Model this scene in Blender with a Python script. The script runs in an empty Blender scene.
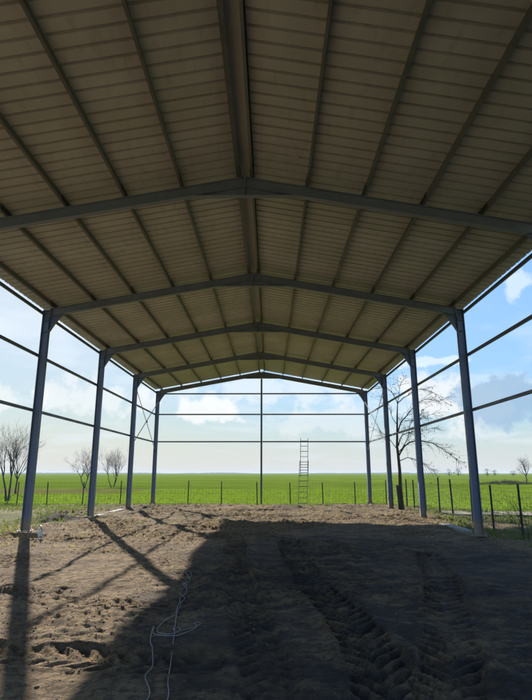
import bpy, math, random
import numpy as np
R = math.radians
sc = bpy.context.scene
C = sc.collection
random.seed(7); rng = np.random.default_rng(11)

# ------------------------------------------------------------ camera
CAMX, CAMZ = 0.5, 1.6
cd = bpy.data.cameras.new('camera'); cam = bpy.data.objects.new('camera', cd); C.objects.link(cam)
cd.sensor_fit = 'HORIZONTAL'; cd.sensor_width = 36; cd.lens = 36*517.4/532
cd.clip_start = .05; cd.clip_end = 20000
cam.location = (CAMX, 0, CAMZ); cam.rotation_euler = (R(90+13.32), 0, R(.478))
sc.camera = cam
sc.view_settings.view_transform = 'Standard'; sc.view_settings.look = 'None'
sc.view_settings.gamma = 1; sc.view_settings.use_curve_mapping = False
sc.view_settings.exposure = 1.0
sc.cycles.max_bounces = 10; sc.cycles.diffuse_bounces = 6

# ------------------------------------------------------------ light
SUN_AZ, SUN_EL = -24.5, 26.5
sl = bpy.data.lights.new('sun', 'SUN'); sl.energy = 4.7; sl.angle = R(.6); sl.color = (1, .93, .82)
so = bpy.data.objects.new('sun', sl); C.objects.link(so)
so.rotation_euler = (R(90-SUN_EL), 0, R(180-SUN_AZ)); so.location = (-20, 40, 30)
w = bpy.data.worlds.new('World'); sc.world = w; w.use_nodes = True
N = w.node_tree.nodes; L = w.node_tree.links
for n in list(N): N.remove(n)
def wn(t, **k):
    n = N.new(t)
    for a, b in k.items(): setattr(n, a, b)
    return n
def wmath(op, a, b=None, c=None, clamp=False):
    n = wn('ShaderNodeMath', operation=op, use_clamp=clamp)
    for i, v in enumerate((a, b, c)):
        if v is None: continue
        if isinstance(v, (int, float)): n.inputs[i].default_value = v
        else: L.new(v, n.inputs[i])
    return n.outputs[0]
def wmix(f, a, b):
    n = wn('ShaderNodeMix', data_type='RGBA')
    for i, v in ((0, f), (6, a), (7, b)):
        if isinstance(v, tuple): n.inputs[i].default_value = (*v, 1)
        elif isinstance(v, (int, float)): n.inputs[i].default_value = v
        else: L.new(v, n.inputs[i])
    return n.outputs[2]
sky = wn('ShaderNodeTexSky', sky_type='NISHITA', sun_disc=False)
sky.sun_elevation = R(SUN_EL); sky.sun_rotation = R(SUN_AZ % 360)
sky.air_density = 1.0; sky.dust_density = 0.6; sky.ozone_density = 1.6
tc = wn('ShaderNodeTexCoord')
sep = wn('ShaderNodeSeparateXYZ'); L.new(tc.outputs['Generated'], sep.inputs[0])
zc = wmath('MAXIMUM', sep.outputs[2], 0.0)
# cloud layer: the direction is projected on a flat sheet of air so clouds shrink to the horizon
den = wmath('ADD', zc, .10)
px = wmath('DIVIDE', sep.outputs[0], den); py = wmath('DIVIDE', sep.outputs[1], den)
cmb = wn('ShaderNodeCombineXYZ'); L.new(px, cmb.inputs[0]); L.new(py, cmb.inputs[1])
def wnoise(vec, scale, detail=6, rough=.55, off=(0, 0, 0)):
    m = wn('ShaderNodeMapping'); m.inputs['Location'].default_value = off; L.new(vec, m.inputs[0])
    n = wn('ShaderNodeTexNoise'); n.inputs['Scale'].default_value = scale
    n.inputs['Detail'].default_value = detail; n.inputs['Roughness'].default_value = rough
    L.new(m.outputs[0], n.inputs['Vector']); return n.outputs[0]
n1 = wnoise(cmb.outputs[0], .75, 8, .58, (3.1, 1.7, 0))
n2 = wnoise(tc.outputs['Generated'], 17, 9, .62)
def wramp(v, a, b):
    n = wn('ShaderNodeMapRange', interpolation_type='SMOOTHSTEP'); L.new(v, n.inputs[0])
    n.inputs[1].default_value = a; n.inputs[2].default_value = b; return n.outputs[0]
def blob(d, r0, sx=1, sz=1):
    # a cloud bank around one direction of the sky, stretched sideways
    v = wn('ShaderNodeVectorMath', operation='SUBTRACT'); L.new(tc.outputs['Generated'], v.inputs[0]); v.inputs[1].default_value = d
    v2 = wn('ShaderNodeVectorMath', operation='MULTIPLY'); L.new(v.outputs[0], v2.inputs[0]); v2.inputs[1].default_value = (sx, 1, sz)
    ln = wn('ShaderNodeVectorMath', operation='LENGTH'); L.new(v2.outputs[0], ln.inputs[0])
    q = wmath('ADD', wmath('DIVIDE', ln.outputs['Value'], r0), wmath('MULTIPLY', wmath('SUBTRACT', n2, .5), -3.6))
    n = wn('ShaderNodeMapRange', interpolation_type='SMOOTHSTEP'); L.new(q, n.inputs[0])
    n.inputs[1].default_value = 1.05; n.inputs[2].default_value = .55; return n.outputs[0]
# soften the glare round the low sun, as thin high cloud does
lum = wn('ShaderNodeRGBToBW'); L.new(sky.outputs[0], lum.inputs[0])
gain = wmath('DIVIDE', 4.0, wmath('ADD', wmath('DIVIDE', lum.outputs[0], 1.8), 1.0))
vm = wn('ShaderNodeVectorMath', operation='SCALE'); L.new(sky.outputs[0], vm.inputs[0]); L.new(gain, vm.inputs['Scale'])
vt = wn('ShaderNodeVectorMath', operation='MULTIPLY'); L.new(vm.outputs[0], vt.inputs[0]); vt.inputs[1].default_value = (.82, 1.0, 1.17)
col = vt.outputs[0]
cl = wmath('MULTIPLY', wramp(n1, .49, .70), .6)
col = wmix(cl, col, (7.4, 8.0, 8.6))
# pale haze towards the horizon
hz = wramp(zc, .13, -.03)
col = wmix(wmath('MULTIPLY', hz, .9), col, (5.95, 6.25, 6.75))
for d, r0, sx, sz, c, a in [
    ((-.118, .985, .117), .036, .6, 1.3, (8.3, 8.3, 8.2), .8),
    ((-.345, .929, .136), .06, .35, 1.7, (8.0, 8.1, 8.1), .6),
    ((-.433, .87, .12), .05, .35, 1.6, (8.0, 8.1, 8.1), .6),
    ((.02, .99, .155), .07, .3, 1.8, (8.0, 8.2, 8.4), .55),
    ((.32, .93, .125), .06, .6, 1.0, (8.2, 8.1, 7.9), .7),
    ((.114, .987, .095), .06, .45, 1.8, (7.4, 7.6, 7.8), .5),
    ((.423, .851, .311), .03, 1.2, .7, (8.5, 8.9, 9.3), .5),
    ((.30, .93, .20), .035, .3, 3, (9.0, 9.2, 9.4), .5),
    ((.41, .905, .125), .062, .55, 1.2, (3.0, 4.5, 6.2), .9)]:
    col = wmix(wmath('MULTIPLY', blob(d, r0, sx, sz), min(1, a*.95)), col, c)
bg = wn('ShaderNodeBackground'); bg.inputs[1].default_value = .062; L.new(col, bg.inputs[0])
wo = wn('ShaderNodeOutputWorld'); L.new(bg.outputs[0], wo.inputs[0])

# ------------------------------------------------------------ helpers
def tag(o, label=None, cat=None, group=None, kind=None):
    if label: o['label'] = label
    if cat: o['category'] = cat
    if group: o['group'] = group
    if kind: o['kind'] = kind
    return o
def empty(name, loc=(0, 0, 0), rz=0):
    o = bpy.data.objects.new(name, None); C.objects.link(o); o.location = loc; o.rotation_euler = (0, 0, rz)
    o.empty_display_size = .3; return o
class MB:
    def __init__(s): s.v = []; s.f = []
    def add(s, vs, fs):
        b = len(s.v); s.v += [tuple(map(float, p)) for p in vs]; s.f += [tuple(b+i for i in f) for f in fs]; return s
    def box(s, a, b):
        (x0, y0, z0), (x1, y1, z1) = a, b
        return s.add([(x0,y0,z0),(x1,y0,z0),(x1,y1,z0),(x0,y1,z0),(x0,y0,z1),(x1,y0,z1),(x1,y1,z1),(x0,y1,z1)],
                     [(0,3,2,1),(4,5,6,7),(0,1,5,4),(1,2,6,5),(2,3,7,6),(3,0,4,7)])
    def prism(s, pts, a, b, axis='y'):
        # closed outline pts (2-D) swept from a to b along axis: y -> (x,z) outline, x -> (y,z), z -> (x,y)
        n = len(pts)
        def P(p, t): return {'y': (p[0], t, p[1]), 'x': (t, p[0], p[1]), 'z': (p[0], p[1], t)}[axis]
        return s.add([P(p, a) for p in pts]+[P(p, b) for p in pts],
                     [tuple(range(n))[::-1], tuple(range(n, 2*n))]+[(i, (i+1) % n, n+(i+1) % n, n+i) for i in range(n)])
    def frustum_bar(s, p, q, sec, up=(0, 0, 1)):
        # sweep a closed 2-D section (u across, w up) from p to q
        p = np.array(p, float); q = np.array(q, float); d = q-p; d /= np.linalg.norm(d)
        u = np.cross(d, up); u /= np.linalg.norm(u); w_ = np.cross(u, d)
        n = len(sec)
        vs = [p+u*a+w_*b for a, b in sec]+[q+u*a+w_*b for a, b in sec]
        return s.add(vs, [tuple(range(n))[::-1], tuple(range(n, 2*n))]+[(i, (i+1) % n, n+(i+1) % n, n+i) for i in range(n)])
    def tube(s, pts, rad, n=6, cap=True):
        pts = [np.array(p, float) for p in pts]; m = len(pts)
        if not hasattr(rad, '__len__'): rad = [rad]*m
        vs = []; ref = None
        for i, p in enumerate(pts):
            d = pts[min(i+1, m-1)]-pts[max(i-1, 0)]; d /= (np.linalg.norm(d)+1e-9)
            if ref is None:
                ref = np.cross(d, (0, 0, 1)) if abs(d[2]) < .9 else np.cross(d, (1, 0, 0))
            u = ref-d*np.dot(ref, d); u /= (np.linalg.norm(u)+1e-9); ref = u; w_ = np.cross(d, u)
            for k in range(n):
                a = 2*math.pi*k/n; vs.append(p+(u*math.cos(a)+w_*math.sin(a))*rad[i])
        fs = [(i*n+k, i*n+(k+1) % n, (i+1)*n+(k+1) % n, (i+1)*n+k) for i in range(m-1) for k in range(n)]
        if cap: fs += [tuple(range(n))[::-1], tuple(range((m-1)*n, m*n))]
        return s.add(vs, fs)
    def lathe(s, prof, n=20, c=(0, 0, 0)):
        vs = [(c[0]+r*math.cos(2*math.pi*k/n), c[1]+r*math.sin(2*math.pi*k/n), c[2]+z) for r, z in prof for k in range(n)]
        m = len(prof)
        return s.add(vs, [(i*n+k, i*n+(k+1) % n, (i+1)*n+(k+1) % n, (i+1)*n+k) for i in range(m-1) for k in range(n)])
    def mesh(s, name):
        me = bpy.data.meshes.new(name); me.from_pydata(s.v, [], s.f); me.update(); return me
    def build(s, name, m, parent=None, smooth=False):
        me = s.mesh(name); me.materials.append(m)
        if smooth: me.polygons.foreach_set('use_smooth', [True]*len(me.polygons))
        o = bpy.data.objects.new(name, me); C.objects.link(o); o.parent = parent; return o
def quick_mesh(name, v, quads, m, smooth=False, parent=None):
    # fast numpy mesh of equal-sized polygons
    v = np.asarray(v, np.float32); quads = np.asarray(quads, np.int32); k = quads.shape[1]
    me = bpy.data.meshes.new(name); me.vertices.add(len(v)); me.vertices.foreach_set('co', v.ravel())
    me.loops.add(quads.size); me.loops.foreach_set('vertex_index', quads.ravel())
    me.polygons.add(len(quads)); me.polygons.foreach_set('loop_start', np.arange(0, quads.size, k, dtype=np.int32))
    me.update(calc_edges=True); me.validate()
    if smooth: me.polygons.foreach_set('use_smooth', np.ones(len(me.polygons), bool))
    me.materials.append(m)
    o = bpy.data.objects.new(name, me); C.objects.link(o); o.parent = parent; return o
def copy_tree(o, parent=None):
    c = o.copy(); C.objects.link(c); c.parent = parent
    for ch in list(o.children): copy_tree(ch, c)
    return c

# ------------------------------------------------------------ materials
class Mat:
    def __init__(s, name, rough=.8, metal=0, spec=.5):
        s.m = bpy.data.materials.new(name); s.m.use_nodes = True; s.n = s.m.node_tree.nodes; s.l = s.m.node_tree.links
        s.b = s.n['Principled BSDF']; s.b.inputs['Roughness'].default_value = rough; s.b.inputs['Metallic'].default_value = metal
        s.b.inputs['Specular IOR Level'].default_value = spec
        s.tc = s.n.new('ShaderNodeTexCoord'); s.geo = s.n.new('ShaderNodeNewGeometry')
    def noise(s, scale, detail=5, rough=.55, vec=None, stretch=None, off=None):
        v = vec or s.tc.outputs['Object']
        if stretch or off:
            mp = s.n.new('ShaderNodeMapping'); s.l.new(v, mp.inputs[0])
            if stretch: mp.inputs['Scale'].default_value = stretch
            if off: mp.inputs['Location'].default_value = off
            v = mp.outputs[0]
        n = s.n.new('ShaderNodeTexNoise'); n.inputs['Scale'].default_value = scale; n.inputs['Detail'].default_value = detail
        n.inputs['Roughness'].default_value = rough; s.l.new(v, n.inputs['Vector']); return n.outputs[0]
    def ramp(s, v, a, b, lo=0, hi=1):
        n = s.n.new('ShaderNodeMapRange'); n.interpolation_type = 'SMOOTHSTEP'; s.l.new(v, n.inputs[0])
        for i, q in zip((1, 2, 3, 4), (a, b, lo, hi)): n.inputs[i].default_value = q
        return n.outputs[0]
    def math(s, op, a, b=None):
        n = s.n.new('ShaderNodeMath'); n.operation = op
        for i, v in enumerate((a, b)):
            if v is None: continue
            if isinstance(v, (int, float)): n.inputs[i].default_value = v
            else: s.l.new(v, n.inputs[i])
        return n.outputs[0]
    def mix(s, f, a, b):
        n = s.n.new('ShaderNodeMix'); n.data_type = 'RGBA'
        for i, v in ((0, f), (6, a), (7, b)):
            if isinstance(v, tuple): n.inputs[i].default_value = (*v, 1)
            elif isinstance(v, (int, float)): n.inputs[i].default_value = v
            else: s.l.new(v, n.inputs[i])
        return n.outputs[2]
    def color(s, c):
        if isinstance(c, tuple): s.b.inputs['Base Color'].default_value = (*c, 1)
        else: s.l.new(c, s.b.inputs['Base Color'])
        return s
    def bump(s, h, strength=.5, dist=.02):
        n = s.n.new('ShaderNodeBump'); n.inputs['Strength'].default_value = strength; n.inputs['Distance'].default_value = dist
        s.l.new(h, n.inputs['Height']); s.l.new(n.outputs[0], s.b.inputs['Normal']); return s
    def rough(s, v): s.l.new(v, s.b.inputs['Roughness']); return s
    def rand(s):
        n = s.n.new('ShaderNodeObjectInfo'); return n.outputs['Random']

def paint(name, c, c2, rough=.5):
    m = Mat(name, rough); a = m.noise(2.2, 6, .6); b = m.noise(30, 4, .6)
    f = m.ramp(a, .35, .7); k = m.mix(f, c, c2); k = m.mix(m.ramp(b, .62, .8, 0, .5), k, tuple(q*.55 for q in c))
    r_ = m.ramp(m.noise(6, 7, .7, stretch=(1, 1, .35)), .60, .70, 0, .55); k = m.mix(r_, k, (.14, .085, .055))
    if name == 'blue_grey_primer':   # dried mud splashed on the foot of the columns
        zz_ = m.n.new('ShaderNodeSeparateXYZ'); m.l.new(m.geo.outputs['Position'], zz_.inputs[0])
        k = m.mix(m.math('MULTIPLY', m.ramp(m.math('ADD', zz_.outputs[2], m.math('MULTIPLY', m.noise(14, 5, .7), -.5)), .35, -.1), .85), k, (.30, .23, .15))
    m.color(k).rough(m.ramp(a, .3, .7, rough-.1, rough+.15)).bump(b, .15, .003); return m.m
M = {}
M['column'] = paint('blue_grey_primer', (.12, .155, .235), (.15, .19, .27), .5)
M['rafter'] = paint('grey_primer', (.20, .225, .29), (.25, .275, .34), .5)
M['purlin'] = paint('dull_galvanised_steel', (.12, .12, .125), (.17, .165, .16), .5)
M['girt'] = paint('dark_galvanised_steel', (.09, .105, .15), (.12, .135, .18), .5)
M['bolt'] = paint('zinc_bolt', (.17, .17, .165), (.24, .235, .22), .5)
M['dark_clip'] = paint('dark_clip_steel', (.03, .03, .03), (.045, .04, .035), .6)
m = Mat('sheet_underside', .55, 0, .4)
a = m.noise(1.1, 6, .6, vec=m.geo.outputs['Position']); b = m.noise(9, 5, .65, vec=m.geo.outputs['Position'], stretch=(1, .25, 1))
c = m.mix(m.ramp(a, .3, .7), (.51, .475, .46), (.61, .575, .56)); c = m.mix(m.ramp(b, .5, .75, 0, .6), c, (.36, .325, .275))
c = m.mix(m.math('MULTIPLY', m.rand(), .5), c, (.42, .39, .33)); m.color(c).bump(b, .1, .003); M['sheet'] = m.m
m = Mat('ridge_flashing', .5); b = m.noise(5, 5, .6); m.color(m.mix(b, (.55, .52, .46), (.47, .44, .38))).bump(b, .1, .003); M['cap'] = m.m

# soil: tan dry clay, dark damp topsoil, straw
m = Mat('churned_soil', .95, 0, .2); P = m.geo.outputs['Position']
sx = m.n.new('ShaderNodeSeparateXYZ'); m.l.new(P, sx.inputs[0])
big = m.noise(.33, 5, .6, vec=P); mid = m.noise(1.7, 6, .65, vec=P, off=(3, 8, 1)); fine = m.noise(11, 7, .7, vec=P); vf = m.noise(60, 5, .7, vec=P)
c = m.mix(m.ramp(mid, .32, .68), (.33, .22, .112), (.47, .335, .18))
c = m.mix(m.ramp(fine, .47, .60, 0, .85), c, (.15, .10, .062))
c = m.mix(m.ramp(vf, .55, .75, 0, .5), c, (.50, .40, .27))
stk = m.noise(3.2, 7, .7, vec=P, off=(2, 6, 3), stretch=(.55, 1.6, 1)); c = m.mix(m.ramp(stk, .50, .60, 0, .7), c, (.15, .095, .06))
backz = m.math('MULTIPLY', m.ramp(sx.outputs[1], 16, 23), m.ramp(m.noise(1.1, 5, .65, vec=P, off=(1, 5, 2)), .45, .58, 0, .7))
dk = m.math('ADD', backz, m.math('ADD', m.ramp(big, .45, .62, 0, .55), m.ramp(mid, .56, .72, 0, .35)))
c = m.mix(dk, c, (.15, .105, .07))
# the damp topsoil dug over the middle of the floor
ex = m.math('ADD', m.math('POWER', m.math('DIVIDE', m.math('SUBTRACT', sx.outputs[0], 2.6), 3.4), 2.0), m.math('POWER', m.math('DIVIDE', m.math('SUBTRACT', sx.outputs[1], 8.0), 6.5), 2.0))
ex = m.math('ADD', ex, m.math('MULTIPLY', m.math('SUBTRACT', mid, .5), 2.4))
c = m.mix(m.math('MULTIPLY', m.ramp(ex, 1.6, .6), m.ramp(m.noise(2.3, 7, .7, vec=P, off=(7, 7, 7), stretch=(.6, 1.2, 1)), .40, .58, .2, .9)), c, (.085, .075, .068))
# straw and short dry grass towards the edges
gz = m.math('ADD', m.ramp(sx.outputs[1], 10, 22), m.ramp(m.math('ABSOLUTE', sx.outputs[0]), 5.2, 7.5))
gm = m.math('MULTIPLY', gz, m.ramp(m.noise(2.6, 6, .7, vec=P, off=(9, 2, 4)), .46, .62, 0, .7))
wd_ = m.math('MULTIPLY', m.ramp(m.math('ADD', m.math('ABSOLUTE', sx.outputs[0]), m.math('MULTIPLY', mid, 3)), 9, 11), m.ramp(mid, .35, .5, .35, .95))
c = m.mix(wd_, c, m.mix(fine, (.10, .13, .03), (.17, .18, .05)))
c = m.mix(gm, c, m.mix(m.ramp(fine, .4, .6), (.30, .23, .09), (.14, .14, .045)))
hp = m.math('ADD', m.math('POWER', m.math('DIVIDE', m.math('ADD', sx.outputs[0], 6.8), .95), 2.0), m.math('POWER', m.math('DIVIDE', m.math('SUBTRACT', sx.outputs[1], 18.5), .6), 2.0))
c = m.mix(m.ramp(m.math('ADD', hp, mid), 1.7, .9, 0, .9), c, (.07, .05, .036))   # the heap of dark dug earth
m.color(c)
vo = m.n.new('ShaderNodeTexVoronoi'); vo.inputs['Scale'].default_value = 26; m.l.new(P, vo.inputs['Vector'])
h = m.math('SUBTRACT', m.math('ADD', m.math('MULTIPLY', fine, 1.1), m.math('MULTIPLY', vf, .5)), m.math('MULTIPLY', vo.outputs['Distance'], .35)); m.bump(h, 1, .11); M['soil'] = m.m
m = Mat('clod', .95, 0, .2); P = m.geo.outputs['Position']; f = m.noise(3, 5, .6, vec=P); g_ = m.noise(40, 5, .7, vec=P)
m.color(m.mix(m.ramp(f, .4, .6), m.mix(g_, (.16, .11, .07), (.28, .2, .125)), m.mix(g_, (.14, .10, .065), (.24, .175, .115)))).bump(g_, .8, .02); M['clod'] = m.m
m = Mat('young_wheat', 1, 0, 0); P = m.geo.outputs['Position']
a = m.noise(.045, 7, .65, vec=P, stretch=(.6, 1, 1)); b = m.noise(.9, 6, .7, vec=P, stretch=(.35, 1, 1)); f = m.noise(9, 5, .7, vec=P)
c = m.mix(m.ramp(a, .35, .65), (.125, .19, .014), (.20, .265, .028)); c = m.mix(m.ramp(b, .42, .66, 0, .8), c, (.085, .14, .012)); c = m.mix(m.ramp(f, .6, .75, 0, .5), c, (.16, .23, .04))
wv = m.n.new('ShaderNodeTexWave'); wv.inputs['Scale'].default_value = .35; wv.inputs['Distortion'].default_value = 3; wv.inputs['Detail'].default_value = 4
mpw = m.n.new('ShaderNodeMapping'); mpw.inputs['Rotation'].default_value = (0, 0, R(68)); m.l.new(P, mpw.inputs[0]); m.l.new(mpw.outputs[0], wv.inputs['Vector'])
c = m.mix(m.math('MULTIPLY', m.ramp(wv.outputs[1], .5, .95), .35), c, (.09, .125, .018))
thin = m.noise(.018, 6, .7, vec=P, stretch=(.5, 1, 1), off=(40, 3, 0)); c = m.mix(m.ramp(thin, .52, .66, 0, .55), c, (.20, .23, .06))
# thin stubble-coloured strip where the crop failed, at the left
wx = m.n.new('ShaderNodeSeparateXYZ'); m.l.new(P, wx.inputs[0]); wn_ = m.noise(.12, 5, .6, vec=P)
yy_ = m.math('ADD', wx.outputs[1], m.math('MULTIPLY', m.math('SUBTRACT', wn_, .5), 16))
st_ = m.math('MULTIPLY', m.math('MULTIPLY', m.ramp(yy_, 43, 48), m.ramp(yy_, 66, 56)), m.ramp(m.math('ADD', wx.outputs[0], m.math('MULTIPLY', m.math('SUBTRACT', wn_, .5), 20)), -11, -17, 0, .8))
c = m.mix(st_, c, m.mix(f, (.22, .16, .07), (.14, .15, .04)))
m.color(c).bump(f, 1, .15); M['wheat'] = m.m
def blade(name, c1, c2):
    m = Mat(name, .6, 0, .3); f = m.noise(1.5, 5, .6, vec=m.geo.outputs['Position']); g2 = m.noise(23, 3, .6, vec=m.geo.outputs['Position'])
    m.color(m.mix(m.ramp(m.math('ADD', m.math('MULTIPLY', f, .6), m.math('MULTIPLY', g2, .4)), .38, .62), c1, c2))
    tr = m.n.new('ShaderNodeBsdfTranslucent'); mx = m.n.new('ShaderNodeMixShader'); mx.inputs[0].default_value = .4
    m.l.new(m.b.outputs[0], mx.inputs[1]); m.l.new(tr.outputs[0], mx.inputs[2]); tr.inputs[0].default_value = (*[q*1.3 for q in c2], 1)
    m.l.new(mx.outputs[0], m.n['Material Output'].inputs[0]); return m.m
M['blade'] = blade('wheat_blade', (.11, .18, .01), (.21, .31, .025))
M['weed'] = blade('weed_blade', (.07, .12, .02), (.15, .19, .04))
M['straw'] = blade('dry_straw', (.24, .18, .08), (.36, .29, .15))
m = Mat('rough_pasture', .9, 0, .2); P = m.geo.outputs['Position']; a = m.noise(.25, 6, .65, vec=P, stretch=(.5, 1, 1)); f = m.noise(5, 6, .7, vec=P)
c = m.mix(m.ramp(a, .4, .6), (.105, .15, .03), (.20, .165, .085)); c = m.mix(m.ramp(f, .5, .7, 0, .6), c, (.075, .085, .03)); m.color(c).bump(f, 1, .08); M['pasture'] = m.m
m = Mat('dirt_path', .95, 0, .2); f = m.noise(3, 6, .7, vec=m.geo.outputs['Position']); m.color(m.mix(f, (.24, .2, .14), (.34, .3, .22))).bump(f, .8, .04); M['path'] = m.m
m = Mat('concrete', .9); f = m.noise(6, 6, .7); g2 = m.noise(50, 4, .7); m.color(m.mix(f, (.25, .235, .205), (.37, .35, .31))).bump(g2, .6, .01); M['concrete'] = m.m
def bark(name, c1, c2):
    m = Mat(name, .9); f = m.noise(7, 6, .7, stretch=(1, 1, .3)); m.color(m.mix(f, c1, c2)).bump(f, .8, .02); return m.m
M['bark'] = bark('dark_bark', (.035, .028, .022), (.09, .075, .06))
M['twig'] = bark('twig_bark', (.055, .042, .034), (.11, .085, .07))
M['paletwig'] = bark('pale_twig_bark', (.10, .075, .055), (.17, .13, .10))
M['leaf'] = blade('withered_leaf', (.04, .035, .02), (.09, .07, .03))
M['post'] = paint('rusty_post', (.03, .028, .028), (.055, .045, .04), .7)
M['wire'] = paint('fence_wire', (.09, .09, .085), (.14, .13, .12), .5)
M['ladder'] = paint('weathered_ladder', (.12, .12, .12), (.2, .2, .19), .5)
M['rope'] = paint('pale_cable_sheath', (.20, .195, .185), (.33, .32, .30), .6)
m = Mat('bottle_plastic', .08); m.b.inputs['Transmission Weight'].default_value = .85; m.b.inputs['IOR'].default_value = 1.25; m.color((.75, .88, .95)); M['pet'] = m.m
m = Mat('bottle_cap', .4); m.color((.1, .25, .6)); M['capblue'] = m.m
m = Mat('bottle_label', .5); f = m.noise(40, 3); m.color(m.mix(f, (.5, .62, .75), (.65, .75, .82))); M['label'] = m.m
m = Mat('printed_mark', .6); f = m.noise(25, 4, .7); m.color(m.mix(m.ramp(f, .4, .6), (.55, .5, .43), (.72, .69, .62))); M['mark'] = m.m

# ------------------------------------------------------------ ground
def hashn(ix, iy, seed):
    h = (ix.astype(np.int64)*374761393+iy.astype(np.int64)*668265263+seed*974711) & 0xffffffff
    h = ((h ^ (h >> 13))*1274126177) & 0xffffffff
    return ((h ^ (h >> 16)) & 0xffff)/65535.0
def vnoise(x, y, s, seed):
    x = x/s; y = y/s; ix = np.floor(x); iy = np.floor(y); fx = x-ix; fy = y-iy
    fx = fx*fx*fx*(fx*(fx*6-15)+10); fy = fy*fy*fy*(fy*(fy*6-15)+10)
    a = hashn(ix, iy, seed); b = hashn(ix+1, iy, seed); c = hashn(ix, iy+1, seed); d = hashn(ix+1, iy+1, seed)
    return (a*(1-fx)+b*fx)*(1-fy)+(c*(1-fx)+d*fx)*fy-.5
def worley(x, y, s, seed):
    x = x/s; y = y/s; ix = np.floor(x); iy = np.floor(y); best = np.full(x.shape, 9.); bid = np.zeros_like(x)
    for dx in (-1, 0, 1):
        for dy in (-1, 0, 1):
            cx, cy = ix+dx, iy+dy; h_ = hashn(cx, cy, seed); d = (cx+h_-x)**2+(cy+hashn(cx, cy, seed+7)-y)**2
            k = d < best; best = np.where(k, d, best); bid = np.where(k, hashn(cx, cy, seed+13), bid)
    return np.sqrt(best), bid
TRACKS = [([(.9, 12.5), (1.0, 10.4), (1.13, 8), (1.33, 6.5), (1.4, 5.5), (1.4, 4.75), (1.33, 3.9), (1.2, 2.6)], .26, 1, .062),
          ([(3.6, 11), (3.1, 8.6), (2.45, 6.3), (2.15, 5.3), (1.85, 4.4), (1.5, 3.2)], .25, 1, .036),
          ([(-.3, 13.5), (-.15, 10), (.1, 7.5), (.35, 5.6), (.55, 4.2), (.6, 3)], .22, -1, .04),
          ([(-5.2, 6.1), (-3.4, 5.5), (-1.8, 5.15), (-.2, 4.9)], .24, 1, .035),
          ([(-5.4, 9.4), (-4.0, 7.9), (-2.7, 7.2), (-1.0, 6.9)], .2, 1, .03),
          ([(5.6, 9.2), (4.3, 7.2), (3.4, 5.4), (3.0, 4.0), (2.8, 3)], .24, -1, .03)]
MOUNDS = [(-5.15, 19.3, .75, .35, .10), (-6.75, 18.5, .6, .35, .24), (-7.3, 18.9, .5, .3, .14), (-4.3, 21.5, .9, .5, .12), (-5.2, 24.5, 1.2, .6, .16), (-3, 26.5, 1.5, .6, .12),
          (4.5, 22, 1.2, .5, .10), (2, 25.5, 2, .6, .12), (5.3, 19.6, .9, .4, .10), (-2.2, 21, 1.2, .5, .07), (3.3, 19.2, 1.1, .35, .06),
          (4.6, 10.4, .8, .35, .09), (-.8, 27.6, 1.6, .5, .10), (4.9, 27.0, 1.1, .5, .12), (-7.5, 21.5, 1.8, .6, .10), (5.2, 14.8, .8, .3, .06), (3.9, 12.2, 1, .3, .06)]
PITS = [(-5.88, 14.05, .13), (-5.88, 19.1, .09)]
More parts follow.
